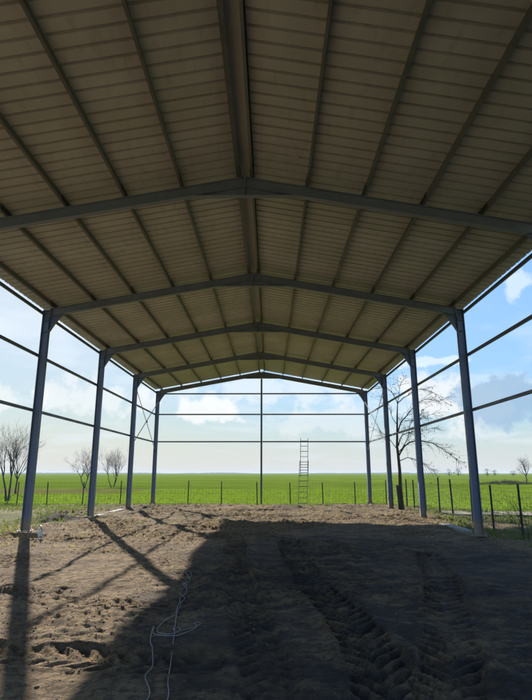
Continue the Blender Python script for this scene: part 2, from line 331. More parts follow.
def Hgt(x, y, detail=True):
    x = np.asarray(x, float); y = np.asarray(y, float)
    # the lot is level, falls away a little at the far end and on the outside of the fence
    z = -.20*np.clip((y-21)/9, 0, 1)**1.5-.0012*np.maximum(y-30, 0)
    z = z-.10*np.clip((np.abs(x)-6.3)/1.5, 0, 1)*np.clip((22-y)/4, 0, 1)
    inside = np.clip((33-y)/3, 0, 1)*np.clip((11-np.abs(x))/3, 0, 1)
    z = z+vnoise(x, y, 3.1, 1)*.11*inside
    for mx, my, sx_, sy_, hh in MOUNDS:
        z = z+hh*np.exp(-((x-mx)/sx_)**2-((y-my)/sy_)**2)
    if detail:
        wob = vnoise(x, y, .9, 77)*.5
        def rg(a_, b_, sc__, sd): return (.22-np.abs(vnoise(a_, b_, sc__, sd)))
        patch = np.clip(vnoise(x, y, 1.5, 15)*1.8+.62+.5*np.clip((y-18)/5, 0, 1), .34, 1.1)*np.clip(.6+(y-8)/14, .55, 1)      # some spots are churned, others are driven flat
        w1, b1 = worley(x*.75+vnoise(x, y, .12, 16)*.08, y*1.2+vnoise(x, y, .12, 17)*.08, .11, 101); w2, b2 = worley(x+vnoise(x, y, .05, 18)*.03, y, .062, 131)
        crumb = (np.clip(.85-w1, 0, 1)**.8)*b1*.062+(np.clip(.8-w2, 0, 1))*b2*.038
        n = vnoise(x+wob, y, 1.1, 2)*.08+vnoise(x, y+wob, .43, 3)*.045
        n = n+patch*(rg(x*.75+wob*.3, y*1.3, .26, 4)*.10+rg(x*.7+y*.3, y*1.2, .13, 14)*.085+vnoise(x*.8, y*1.2, .075, 5)*.05+vnoise(x, y, .04, 6)*.02+crumb)
        rid = (.25-np.abs(vnoise(x*.7+wob*.4, y*1.2, .33, 9)))*.10   # plough-like ridges
        rough = .5+.75*np.clip(vnoise(x, y, 2.4, 21)+.4, 0, 1)
        inn = np.maximum(inside, .25)
        n = (n+rid*np.clip(vnoise(x, y, 1.9, 31)+.35, 0, 1))*rough*inn
        tr = np.zeros_like(x); wt = np.zeros_like(x)
        for pts, hw, sgn, dep in TRACKS:
            s0 = 0.; best = np.full(x.shape, 9.); bs = np.zeros_like(x); bt = np.zeros_like(x)
            for (ax, ay), (bx, by) in zip(pts[:-1], pts[1:]):
                dx, dy = bx-ax, by-ay; ln = math.hypot(dx, dy); dx /= ln; dy /= ln
                s = (x-ax)*dx+(y-ay)*dy; sc_ = np.clip(s, 0, ln); ex_ = x-(ax+sc_*dx); ey_ = y-(ay+sc_*dy); dd = np.hypot(ex_, ey_)
                t = (x-ax)*-dy+(y-ay)*dx; k = dd < best
                best = np.where(k, dd, best); bs = np.where(k, s0+sc_, bs); bt = np.where(k, t, bt); s0 += ln
            t = bt+vnoise(x, y, .3, 41)*.04
            u = np.abs(t)/hw; wgt = np.clip((1.12-u)/.2, 0, 1)*(best < hw*1.3)
            wear = np.clip(.9+vnoise(x, y, .7, 51)*1.6, .0, 1)
            ph = bs/.21+sgn*np.abs(t)/.21+np.where(t > 0, .5, 0)+vnoise(x, y, .25, 52)*.35+vnoise(x, y, .07, 53)*.2
            fr = ph-np.floor(ph); lug = np.clip(np.sin(2*math.pi*fr)*2.2, -1, 1)
            rim = .018*np.exp(-((u-1.15)/.13)**2)*(best < hw*2)
            tr = np.where(wgt > 0, -dep*.55+lug*dep*.62*wear*np.clip(u*6, 0, 1), tr); wt = np.maximum(wt, wgt); n = n+rim
        z = z+n*(1-wt*.84)+tr*wt
    for cx, cy, dp in PITS:
        r = np.hypot((x-cx)/1.25, (y-cy)); z = np.where(r < .55, z+(-dp-z)*np.clip((.55-r)/.16, 0, 1), z)
    return z
def Z(x, y): return float(Hgt(np.array([x]), np.array([y]))[0])
def grid(xs, ys):
    X, Y = np.meshgrid(xs, ys); nx, ny = len(xs), len(ys); Zv = Hgt(X, Y)
    i = np.arange(ny-1)[:, None]*nx+np.arange(nx-1)[None]; i = i.ravel()
    return np.stack([X.ravel(), Y.ravel(), Zv.ravel()], 1), np.stack([i, i+1, i+nx+1, i+nx], 1)
ys = [-14.]
while ys[-1] < 31.2: 
    y_ = ys[-1]; ys.append(y_+(.4 if y_ < 2.4 else max(.022, .0042*y_)))
xs = np.concatenate([np.arange(-22, -8, .12), np.arange(-8, 8.6, .032), np.arange(8.7, 13, .12)])
v, q = grid(xs, np.array(ys)); g0 = quick_mesh('ground', v, q, M['soil'], True); tag(g0, kind='structure')
YF = ys[-1]
# rough pasture ring round the lot and the green field out to the horizon
def sheet(name, mat, rects, dz):
    V = []; Q = []; b = 0
    for xs_, ys_ in rects:
        X, Y = np.meshgrid(xs_, ys_); nx, ny = len(xs_), len(ys_)
        Zv = Hgt(X, Y, False)+dz+vnoise(X, Y, 6, 8)*.06*np.clip((Y-31)/6, 0, 1)
        i = (np.arange(ny-1)[:, None]*nx+np.arange(nx-1)[None]).ravel()+b
        V.append(np.stack([X.ravel(), Y.ravel(), Zv.ravel()], 1)); Q.append(np.stack([i, i+1, i+nx+1, i+nx], 1)); b += X.size
    o = quick_mesh(name, np.concatenate(V), np.concatenate(Q), mat, True); return tag(o, kind='structure')
far_y = np.concatenate([np.arange(YF, 60, .8), np.geomspace(60, 9000, 60)])
far_x = np.concatenate([-np.geomspace(9000, 60, 40), np.arange(-58, 60, 2.), np.geomspace(60, 9000, 40)])
sheet('green_field', M['wheat'], [(far_x, far_y)], 0.)
sheet('terrain', M['pasture'], [(np.concatenate([-np.geomspace(9000, 30, 30), [-22.]]), np.concatenate([np.linspace(-3000, -30, 8), np.linspace(-14, YF, 30)])),
                                (np.concatenate([[13.-.2], np.geomspace(20, 9000, 30)]), np.concatenate([np.linspace(-3000, -30, 8), np.linspace(-14, 22.2, 30)])),
                                (np.linspace(-22, 12.8, 8), np.array([-3000., -200, -30, -14]))], 0.)
sheet('green_field', M['wheat'], [(np.concatenate([[12.8], np.geomspace(20, 9000, 30)]), np.linspace(22.2, YF, 12)), (np.linspace(7.3, 12.8, 12), np.linspace(22.6, YF, 16))], .02)
# brownish strip of stubble across the left side, and the dirt path along the right edge
sheet('path', M['path'], [(np.linspace(7.3, 60, 60), np.linspace(20.6, 22.4, 5))], .05)

# ------------------------------------------------------------ the steel shed
HW = 5.88; RZ = 7.12; SL = .184; EZ = RZ-SL*HW
fy = [14.12+5.01*n for n in range(-3, 4)]     # seven portal frames
Y0, Y1 = fy[0]-.35, fy[-1]+.28
shed = empty('open_steel_shed', (0, 0, 0))
tag(shed, 'open-sided steel frame shed with blue-grey columns and a ribbed sheet gable roof', 'shed')
def isec(d, b, tf=.012, tw=.009):   # I outline, d high (second coord), b wide
    h = d/2; w_ = b/2; t = tw/2
    return [(-w_, -h), (w_, -h), (w_, -h+tf), (t, -h+tf), (t, h-tf), (w_, h-tf), (w_, h), (-w_, h), (-w_, h-tf), (-t, h-tf), (-t, -h+tf), (-w_, -h+tf)]
CD, CB, RD, RB = .20, .14, .22, .12
def ring(c, r, n=6): return [(c[0]+r*math.cos(2*math.pi*k/n), c[1]+r*math.sin(2*math.pi*k/n)) for k in range(n)]
def rz(x): return RZ-SL*abs(x)
def make_column(s, y, zb):
    x = s*HW; top = rz(HW)+.06
    mb = MB(); mb.prism([(x+p[1], y+p[0]) for p in isec(CD, CB)], zb+.014, top, 'z')
    mb.box((x-CD/2, y-CB/2, top+.001), (x+CD/2, y+CB/2, top+.013))
    # stiffeners in line with the rafter flanges
    for zz in (top-.30, top-.62): 
        for e in (-1, 1): mb.box((x-CD/2+.014, y+min(e*.006, e*(CB/2-.003)), zz), (x+CD/2-.014, y+max(e*.006, e*(CB/2-.003)), zz+.01))
    c = mb.build('column', M['column'], shed)
    MB().box((x-.16, y-.12, zb-.006), (x+.16, y+.12, zb+.013)).build('base_plate', M['column'], c)
    for ax in (-.12, .12):
        for ay in (-.085, .085):
            b_ = MB(); b_.tube([(x+ax, y+ay, zb-.40), (x+ax, y+ay, zb+.055)], .011, 8)
            b_.prism(ring((x+ax, y+ay), .021), zb+.0145, zb+.034, 'z'); b_.prism(ring((x+ax, y+ay), .021), zb-.027, zb-.0075, 'z')
            b_.build('anchor_bolt', M['bolt'], c)
    # knee haunch under the rafter: web plate and curved lower flange
    xi = x-s*(CD/2+.001); zt = rz(abs(xi))-RD/2-.001; g_ = MB()
    arc = []
    for k in range(9):
        t = k/8; ax = .40*t; az = .46*(1-t)**1.5
        arc.append((xi-s*ax, rz(abs(xi)-ax)-RD/2-.001-az))
    topl = [(xi-s*.40*t, rz(abs(xi)-.40*t)-RD/2-.001) for t in (1, 0)]
    g_.prism(arc+topl[1:], y-.005, y+.005, 'y')
    for (a1, b1), (a2, b2) in zip(arc[:-1], arc[1:]):
        g_.frustum_bar((a1, y, b1-.004), (a2, y, b2-.004), [(-RB/2, -.005), (RB/2, -.005), (RB/2, .005), (-RB/2, .005)])
    g_.build('haunch', M['column'], c)
    return c
for i, y in enumerate(fy):
    for s in (-1, 1):
        zb = -.02 if i == 6 else .02
        if s < 0 and i in (3, 4): zb = .12 if i == 3 else .09
        make_column(s, y, zb)
        mb = MB(); mb.frustum_bar((s*(HW-CD/2-.003), y, rz(HW-CD/2)), (s*.012, y, rz(.012)), isec(RD, RB))
        xe = s*(HW-CD/2-.006)   # end plate with bolts, flush on the column's inner flange
        mb.box((min(xe, xe-s*.014), y-.075, rz(HW)-.16), (max(xe, xe-s*.014), y+.075, rz(HW)+.125))
        r = mb.build('rafter', M['rafter'], shed)
        # apex haunch
        ap = MB(); ap.prism([(s*.012, rz(0)-RD/2-.004), (s*.95, rz(.95)-RD/2-.004), (s*.012, rz(0)-RD/2-.17)], y-.005, y+.005, 'y')
        ap.frustum_bar((s*.95, y, rz(.95)-RD/2-.010), (s*.012, y, rz(0)-RD/2-.176), [(-RB/2, -.005), (RB/2, -.005), (RB/2, .005), (-RB/2, .005)])
        ap.build('apex_haunch', M['rafter'], r)
        for xx in (.9, 1.9, 3.4, 4.6):     # web stiffener and splice bolts
            pass
    ep = MB().box((-.011, y-.08, rz(0)-RD/2-.20), (.011, y+.08, rz(0)+.10)).build('apex_plate', M['rafter'], shed)
    for zz in (-.24, -.12, .02):
        for yy in (-.05, .05):
            MB().prism([(y+yy+a_, rz(0)+zz+b_) for a_, b_ in ring((0, 0), .016)], -.03, .03, axis='x').build('bolt', M['bolt'], ep)
# purlins: lipped channels on top of the rafters, one length per bay
PX = [.125, 1.20, 2.30, 3.42, 4.54, 5.66]
PH = .13
def csec(h, b, t=.004, lip=.018, flip=1):
    pts = [(0, 0), (b, 0), (b, lip), (b-t, lip), (b-t, t), (t, t), (t, h-t), (b-t, h-t), (b-t, h-lip), (b, h-lip), (b, h), (0, h)]
    return [(flip*p[0], p[1]) for p in pts]
spans = [(fy[i], fy[i+1]) for i in range(6)]
spans[0] = (Y0, fy[1]); spans[-1] = (fy[5], Y1)
nx_, nz_ = math.sin(math.atan(SL)), math.cos(math.atan(SL))
def slope_pt(s, xx, h):   # point h above the rafter's top flange plane
    return (s*(xx+nx_*h), rz(xx)+(RD/2)*(1/nz_)+h*nz_)
for s in (-1, 1):
    for px_ in PX:
        left_ridge = s < 0 and px_ < .2
        if left_ridge: px_ = .075
        for (ya, yb) in spans:
            sec = csec(PH, .066 if left_ridge else .046)
            pts = []
            for a_, h_ in sec:
                bx_, bz_ = slope_pt(s, px_, h_+.002); pts.append((bx_+s*a_*nz_, bz_-a_*nx_))
            p = MB().prism(pts, ya+.003, yb-.003, 'y').build('purlin', M['purlin'], shed)
            if yb < Y1-.01:
                cp = MB(); b0 = slope_pt(s, px_-.012, .004); b1 = slope_pt(s, px_-.012, PH-.012); b2 = slope_pt(s, px_-.002, PH-.012); b3 = slope_pt(s, px_-.002, .004)
                cp.prism([b0, b1, b2, b3], yb-.30, yb+.30, 'y'); cp.build('splice_plate', M['dark_clip'], p)
                c2 = MB(); b0 = slope_pt(s, px_-.07, .001); b1 = slope_pt(s, px_-.07, .012); b2 = slope_pt(s, px_-.0125, .012); b3 = slope_pt(s, px_-.0125, .001)
                c2.prism([b0, b1, b2, b3], yb-.05, yb+.05, 'y'); c2.build('cleat', M['dark_clip'], p)
# roof sheets: each one metre wide, four ribs, own thickness
RIB, RH = .25, .038
def sheet_mesh(s):
    xa, xb = .09, HW+.22
    prof = []   # (y, height of underside)
    for k in range(4):
        o_ = k*RIB
        prof += [(o_, 0), (o_+.180, 0), (o_+.192, RH), (o_+.228, RH), (o_+.240, 0)]
    prof.append((1.0, 0)); m_ = len(prof); V = []; F = []
    for t_ in (0, .0025):
        for xx in (xa, xb):
            for yv, h_ in prof:
                p = slope_pt(s, xx, PH+.004+h_+t_); V.append((p[0], yv, p[1]))
    for t_ in (0, 2):
        for k in range(m_-1):
            a_ = t_*m_+k; b_ = (t_+1)*m_+k; F.append((a_, b_, b_+1, a_+1) if (t_ == 0) == (s > 0) else (a_, a_+1, b_+1, b_))
    for k in range(m_-1):
        F.append((k, k+1, 2*m_+k+1, 2*m_+k)); F.append((m_+k, 3*m_+k, 3*m_+k+1, m_+k+1))
    for k in (0, m_-1): F.append((k, m_+k, 3*m_+k, 2*m_+k))
    me = bpy.data.meshes.new('roof_sheet'); me.from_pydata(V, [], F); me.materials.append(M['sheet']); me.update(); return me
nsh = 31; cov = (Y1-Y0)/nsh
for s in (-1, 1):
    me = sheet_mesh(s)
    for k in range(nsh):
        o = bpy.data.objects.new('roof_sheet', me); C.objects.link(o); o.parent = shed; o.location = (0, Y0+k*cov, 0); o.scale = (1, cov, 1)
# ridge cap on top of the ribs
top = PH+.004+RH+.006
mb = MB(); L_ = [slope_pt(-1, .34, top), (0, slope_pt(1, 0, top)[1]+.0), slope_pt(1, .34, top)]
mb.prism(L_+[(p[0], p[1]+.003) for p in L_[::-1]], Y0, Y1, 'y').build('ridge_cap', M['cap'], shed)
# faint printed mark on one sheet
p0 = slope_pt(1, .78, PH+.0015); p1 = slope_pt(1, 1.02, PH+.0015)
# eave rails and side girts: channels fixed on the outer flanges
for s in (-1, 1):
    xo = s*(HW+CD/2+.002)
    for zz, nm in ((rz(HW)+.0, 'eave_rail'), (4.79, 'girt'), (3.26, 'girt')):
        for ya, yb in spans:
            sec = csec(.075, .05)
            hh = .075
            pts = [(xo+s*a_, zz-hh/2+b_) for a_, b_ in sec]
            MB().prism(pts, ya+.002, yb-.002, 'y').build(nm, M['girt'], shed)
# gable end: three rails and a wind post
yg = fy[-1]+CB/2+.003
wp = MB(); wp.prism([(p[1], yg+.055+p[0]) for p in isec(.10, .1)], -.05, RZ-RD/2-.18, 'z'); wp.box((-.1, yg-.03, -.065), (.1, yg+.14, -.051)); wp = wp.build('wind_post', M['column'], shed)
for zz in (5.965, 4.79, 3.27):
    for s in (-1, 1):
        xa, xb = sorted((s*.055, s*(HW+CD/2)))
        MB().prism([(yg+b_, zz-.035+c_) for b_, c_ in csec(.07, .05)], xa, xb, 'x').build('gable_rail', M['girt'], shed)
# cross bracing in the last bay, both sides
for s in (-1, 1):
    for (ya, za, yb, zb_), off in (((fy[5], 5.55, fy[6], 2.7), 0), ((fy[6], 5.55, fy[5], 2.95), .05)):
        xx = s*(HW-.02-off)
        MB().frustum_bar((xx, ya, za), (xx, yb, zb_), [(-.004, -.03), (.004, -.03), (.004, .03), (-.004, .03)], up=(0, 0, 1)).build('cross_brace', M['girt'], shed)
    MB().tube([(s*(HW-.045), (fy[5]+fy[6])/2, 4.14), (s*(HW-.045)+.03, (fy[5]+fy[6])/2, 4.14)], .05, 8).build('brace_disc', M['girt'], shed)
# the faint pale mark, as flat letters-like smears on the sheet
mk = MB()
for a_, b_, c_, d_ in ((0, .0, .025, .12), (.03, .07, .055, .12), (.06, .03, .09, .1), (.1, .0, .115, .08), (.12, .05, .16, .13), (.165, .0, .18, .11)):
    pa, pb_ = slope_pt(1, .82+a_, PH+.0015), slope_pt(1, .82+c_, PH+.0015)
    y_ = Y0+9*cov+.0+.01*cov
    mk.prism([pa, pb_, (pb_[0], pb_[1]+.0015), (pa[0], pa[1]+.0015)], 8.28+b_, 8.28+d_*.8, 'y')
mk = mk.build('printed_mark', M['mark'], shed)
mk['label'] = 'faint pale printed mark on the sheet'

# footings showing through the soil between columns
def footing(s, ya, yb, x_off, ztop, label):
    mb = MB(); n = 14; x = s*(HW+x_off)
    for k in range(n):
        a_, b_ = ya+(yb-ya)*k/n, ya+(yb-ya)*(k+1)/n
        mb.box((x-.14+random.uniform(-.01, .01), a_+.002, -.5), (x+.14+random.uniform(-.01, .01), b_-.002, ztop+random.uniform(-.012, .012)))
    tag(mb.build('concrete_footing', M['concrete']), label, 'footing', 'concrete ground beams between the columns')
footing(-1, 19.8, 23.6, .12, .05, 'pale concrete ground beam between the second and third left columns')
footing(1, 15.2, 18.6, .08, .04, 'pale concrete ground beam between the two nearest right columns')
# ------------------------------------------------------------ fence
def wire_mesh(p, q, z0, z1, dz0, dz1):
    mb = MB(); ln = math.hypot(q[0]-p[0], q[1]-p[1]); n = max(1, int(ln/.17))
    def P(t, z): return (p[0]+(q[0]-p[0])*t, p[1]+(q[1]-p[1])*t, z+dz0+(dz1-dz0)*t)
    for k in range(n+1): 
        t = k/n; mb.tube([P(t, z0), P(t, z1)], .0034, 3, False)
    for z in np.linspace(z0, z1, 9): mb.tube([P(0, z), P(1, z)], .0038, 3, False)
    return mb
def fence(name, pts, label, h=1.28, grp=None):
    f = empty(name, (0, 0, 0)); tag(f, label, 'fence')
    prev = None
    for i, (x, y) in enumerate(pts):
        z = float(Hgt(np.array([x]), np.array([y]), False)[0]); hh = h+random.uniform(-.05, .06); lx, ly = random.uniform(-.04, .04), random.uniform(-.03, .03)
        mb = MB(); r = .032
        mb.tube([(x, y, z-.4), (x+lx*.5, y+ly*.5, z+hh*.5), (x+lx, y+ly, z+hh)], [r, r*.97, r*.9], 7); mb.tube([(x+lx, y+ly, z+hh), (x+lx, y+ly, z+hh+.015)], [r*1.2, r*.8], 7)
        mb.build('post', M['post'], f)
        if prev: wire_mesh(prev[:2], (x, y), .06, 1.18, prev[2], z).build('wire_panel', M['wire'], f)
        prev = (x, y, z)
    return f
back = [-25.6, -23.6, -21.6, -19.7, -17.8, -15.8, -13.8, -12.1, -10.1, -7.96, -6.05, -4.16, -2.26, -.24, 1.62, 3.46, 5.26, 7.0]
fence('wire_fence', [(x, 30.25) for x in back], 'thin post and wire mesh fence across the back, in front of the green field')
fence('wire_fence', [(7.0, y) for y in (28.6, 26.9, 25.7, 24.4, 22.6, 20.8, 19.3, 17.5, 15.9, 14.1, 12.4, 10.6, 8.8)], 'post and wire mesh fence running along the right side outside the columns', 1.33)
# short leftover stake left
st = MB(); st.tube([(-13.4, 26.5, -.3), (-13.36, 26.5, .32)], .03, 6); tag(st.build('stake', M['post']), 'short dark stake in the weeds at the far left edge', 'stake')

# ------------------------------------------------------------ ladder
ld = empty('ladder', (2.36, 28.55, 0)); tag(ld, 'tall extension ladder leaning on the lowest rail of the open gable end', 'ladder')
lz = float(Hgt(np.array([2.36]), np.array([28.5]), False)[0])+.0
def lp(x, t): # t metres up the ladder
    L0 = math.hypot(.62, 3.5); return (x, t/L0*.60, lz+t/L0*3.5)
def section(xc0, xc1, hw_, t0, t1, off, name):
    s = MB(); 
    for e in (-1, 1):
        a_, b_ = lp(xc0+e*hw_, t0), lp(xc1+e*hw_, t1)
        s.frustum_bar((a_[0], a_[1]+off, a_[2]), (b_[0], b_[1]+off, b_[2]), [(-.013, -.035), (.013, -.035), (.013, .035), (-.013, .035)], up=(0, -1, 0))
    o = s.build(name, M['ladder'], ld); t = t0+.2
    while t < t1-.05:
        k = (t-t0)/(t1-t0); xc = xc0+(xc1-xc0)*k; a_, b_ = lp(xc-hw_, t), lp(xc+hw_, t)
        MB().tube([(a_[0]+.013, a_[1]+off, a_[2]), (b_[0]-.013, b_[1]+off, b_[2])], .017, 6).build('rung', M['ladder'], o); t += .29
section(-.17, -.02, .235, 0, 2.45, 0, 'lower_section')
section(-.05, .02, .20, 1.6, 3.68, -.075, 'upper_section')

# ------------------------------------------------------------ cable, bottle
def smooth_path(pts, n=6):
    out = []; P_ = [np.array(p) for p in pts]; P_ = [P_[0]]+P_+[P_[-1]]
    for i in range(1, len(P_)-2):
        for k in range(n):
            t = k/n; a_, b_, c_, d_ = P_[i-1:i+3]
            out.append(.5*((2*b_)+(-a_+c_)*t+(2*a_-5*b_+4*c_-d_)*t*t+(-a_+3*b_-3*c_+d_)*t**3))
    out.append(P_[-2]); return out
cab = [(-.2, 3.0), (-.24, 4.15), (-.3, 4.5), (-.36, 4.93), (-.45, 5.58), (-.52, 6.06), (-.58, 6.5), (-.6, 6.86), (-.67, 7.22), (-.64, 7.61), (-.77, 8.06), (-.74, 8.34), (-.84, 8.72), (-.78, 8.95), (-.87, 9.4), (-.93, 9.32), (-.85, 9.05), (-.75, 8.6), (-.81, 8.3), (-.69, 7.9), (-.74, 7.61), (-.61, 7.22), (-.63, 6.91), (-.59, 6.41), (-.64, 6.21), (-.67, 5.95), (-.65, 5.75), (-.6, 5.66), (-.51, 5.63), (-.43, 5.73), (-.44, 5.84), (-.5, 5.86),
       (-.47, 5.75), (-.38, 5.80), (-.28, 5.86), (-.24, 5.95), (-.27, 6.04), (-.31, 5.99), (-.27, 5.84), (-.42, 5.60), (-.60, 5.60), (-.68, 5.70), (-.72, 5.91), (-.70, 5.71), (-.64, 5.4), (-.57, 5.18), (-.51, 4.9), (-.50, 4.6), (-.42, 4.4), (-.40, 4.2), (-.5, 3.7), (-.4, 3.0)]
sp = smooth_path([np.array(p) for p in cab]); mb = MB()
cz = [max(Z(p[0]+a_, p[1]+b_) for a_ in (-.02, 0, .02) for b_ in (-.02, 0, .02)) for p in sp]
cz = [max(cz[i], (cz[max(i-1, 0)]+cz[min(i+1, len(cz)-1)])/2)+.003 for i in range(len(cz))]
for _ in range(3): cz = [max(cz[i]-.012, (cz[max(i-1, 0)]+cz[i]+cz[min(i+1, len(cz)-1)])/3) for i in range(len(cz))]
mb.tube([(p[0], p[1], z_) for p, z_ in zip(sp, cz)], .0042, 7)
tag(mb.build('cable', M['rope'], None, True), 'pale grey cable lying doubled and looped on the shaded soil', 'cable')
bx_, by_ = -5.2, 13.45; bz_ = Z(bx_, by_)+.0
bo = empty('water_bottle', (bx_, by_, bz_)); bo.rotation_euler = (R(2), R(3), 0)
tag(bo, 'clear plastic water bottle standing on the soil by the nearest left column', 'bottle')
pf = [(0.0, .004), (.035, 0), (.046, .01), (.047, .03), (.044, .045), (.047, .06), (.044, .09), (.047, .105), (.047, .2), (.044, .215), (.047, .23), (.04, .26), (.022, .295), (.014, .31), (.014, .325)]
b_ = MB().lathe(pf, 24).build('body', M['pet'], bo, True); MB().lathe([(0.0482, .115), (.0482, .19)], 24).build('paper_band', M['label'], bo, True)
MB().lathe([(.017, .318), (.017, .34), (.0, .341)], 16).build('cap', M['capblue'], bo)

# ------------------------------------------------------------ trees
def limb(mb, p, d, ln, r, depth, spread, up, tips, rnd, seg=4):
    pts = [np.array(p, float)]; d = np.array(d, float); d /= np.linalg.norm(d); rs = [r]
    for k in range(seg):
        d = d+np.array([rnd.uniform(-1, 1), rnd.uniform(-1, 1), rnd.uniform(-1, 1)])*.17+np.array([0, 0, up]); d /= np.linalg.norm(d)
        pts.append(pts[-1]+d*ln/seg); rs.append(r*(1-.55*(k+1)/seg))
    mb.tube(pts, rs, 5 if r > .02 else 3, False)
    if depth <= 0: tips.append(pts[-1]); return
    nb = rnd.randint(4, 6)
    for k in range(nb):
        j = rnd.randint(1, seg); a_ = np.array([rnd.gauss(0, 1), rnd.gauss(0, 1), rnd.gauss(0, .6)]); a_ -= d*np.dot(a_, d); a_ /= (np.linalg.norm(a_)+1e-6)
        nd = d+a_*spread*rnd.uniform(.6, 1.2)
        limb(mb, pts[j], nd, ln*rnd.uniform(.52, .78), max(rs[j]*.55, .0045), depth-1, spread, up, tips, rnd, seg)
def bare_tree(name, x, y, h, label, stems=1, depth=4, r=.09, spread=.8, mat='twig', seed=1, group=None, trunk_len=.3, z=None):
    rnd = random.Random(seed); zz = float(Hgt(np.array([x]), np.array([y]), False)[0]) if z is None else z
    t = empty(name, (x, y, zz)); tag(t, label, 'tree', group)
    tr = MB(); cr = MB(); tips = []
    for k in range(stems):
        a_ = rnd.uniform(0, 6.28); l = .0 if stems == 1 else .35
        d = np.array([math.cos(a_)*l, math.sin(a_)*l, 1]); p0 = np.array([math.cos(a_)*l*.2, math.sin(a_)*l*.2, -.15])
        n = 4; pts = [p0]; 
        for j in range(n): pts.append(pts[-1]+(d+np.array([rnd.uniform(-.2, .2), rnd.uniform(-.2, .2), 0]))*h*trunk_len/n)
        tr.tube(pts, [r*1.35]+[r*(1-.12*j) for j in range(1, n+1)], 8, False)
        for q_ in range(rnd.randint(3, 4)+(stems == 1)*2):
            b = rnd.uniform(0, 6.28); s_ = rnd.uniform(.35, .9)*spread
            limb(cr, pts[-1] if q_ < 3 else pts[-2], (math.cos(b)*s_, math.sin(b)*s_, 1), h*(1-trunk_len)*rnd.uniform(.42, .56), r*.5, depth-1, spread, .07, tips, rnd)
    tr.build('trunk', M['bark'] if mat != 'paletwig' else M['paletwig'], t, True); cr.build('crown', M[mat], t)
    return t
bare_tree('bare_tree', -16.4, 34.5, 5.6, 'tall bare twiggy tree cut by the left edge of the photo', 2, 4, .08, .75, seed=5)
bare_tree('bare_tree', -21.9, 47, 5.9, 'bare tree with a thin straight trunk just left of the nearest left column', 1, 4, .09, .7, seed=9)
bare_tree('bare_tree', -21.6, 63.5, 4.7, 'small bare tree in the field just left of the second left column', 2, 4, .08, .85, seed=12)
bare_tree('bare_tree', -19.8, 68.5, 5.0, 'small bare tree in the field between the second and third left columns', 3, 4, .07, .7, seed=23)
bare_tree('bare_tree', 42.6, 88, 4.9, 'pale bare tree standing alone in the field at the far right', 1, 4, .14, .95, 'paletwig', seed=31, trunk_len=.38)
# the tree beside the fence on the right, with its withered leaves
TX, TY = 6.22, 23.6; tz = float(Hgt(np.array([TX]), np.array([TY]), False)[0]); K = .0441
rt = empty('leaning_tree', (TX, TY, tz)); tag(rt, 'thin dark tree beside the right fence with drooping branches and a few withered leaves', 'tree')
def W(px_, py_, dy=0): return np.array([(px_-402)*K, dy, 1.6+(472.7-py_)*K-tz])
mb = MB(); mb.tube([W(402.5, 514), W(402.5, 505), W(402, 490), W(402.3, 470), W(401.6, 455), W(401, 447), W(402, 432), W(403, 415), W(404, 403)], [.13, .095, .08, .068, .06, .055, .045, .033, .02], 9, True)
mb.build('trunk', M['bark'], rt, True)
mb = MB(); mb.tube([W(401, 511, -.05), W(399.5, 500, -.1), W(398, 485, -.12)], [.1, .07, .06], 8).build('stump', M['bark'], rt, True)
rnd = random.Random(4); cr = MB(); tips = []
limbs = [([(402, 457), (408, 447), (417, 442), (430, 443), (442, 449), (456, 460)], .04, -.4), ([(402, 436), (406, 425), (413, 416), (424, 405), (434, 398), (450, 399)], .035, .3),
         ([(402, 446), (408, 436), (418, 432), (432, 430), (447, 426)], .03, .8), ([(404, 403), (398, 393), (390, 388), (382, 390)], .022, -.5), ([(404, 403), (412, 396), (425, 391), (440, 399)], .025, -.9),
         ([(401, 450), (396, 440), (390, 432), (384, 428)], .02, .7), ([(402, 462), (412, 458), (425, 462), (438, 470)], .022, .4), ([(402, 425), (396, 415), (392, 402)], .02, -.3),
         ([(404, 404), (407, 392), (410, 380)], .02, .2), ([(403, 452), (410, 440), (412, 425), (420, 418)], .025, -.8), ([(410, 421), (420, 420), (433, 416), (446, 412)], .02, .5)]
for pts, r, dy in limbs:
    n = len(pts); W_ = [W(a_, b_, dy*i/(n-1)*1.3) for i, (a_, b_) in enumerate(pts)]; W_ = smooth_path(W_, 3); m_ = len(W_)
    W_ = [p+np.array([rnd.uniform(-.02, .02), rnd.uniform(-.03, .03), rnd.uniform(-.02, .02)]) for p in W_]
    cr.tube(W_, [r*(1-.8*i/(m_-1)) for i in range(m_)], 5, False)
    for i in range(3, m_):
        for _ in range(2 if dy != -.5 and dy != .7 else 1):
            d = W_[i]-W_[i-1]; d /= np.linalg.norm(d); d = d+np.array([rnd.uniform(-.8, .8), rnd.uniform(-.9, .9), rnd.uniform(-.9, .6)])
            limb(cr, W_[i], d, rnd.uniform(.25, .6), .009, 1, .8, -.03, tips, rnd, 3)
cr.build('branches', M['twig'], rt)
lf = MB()
for p in tips:
    if rnd.random() < .2:
        for _ in range(rnd.randint(1, 3)):
            c_ = p+np.array([rnd.gauss(0, .05) for _ in range(3)]); a_ = np.array([rnd.gauss(0, 1) for _ in range(3)]); a_ /= np.linalg.norm(a_); b = np.cross(a_, (0.3, .5, .8)); b /= np.linalg.norm(b); s_ = rnd.uniform(.02, .04)
            lf.add([c_-a_*s_*1.3, c_+b*s_*.6, c_+a_*s_*1.3, c_-b*s_*.6], [(0, 1, 2, 3)])
lf.build('leaves', M['leaf'], rt)
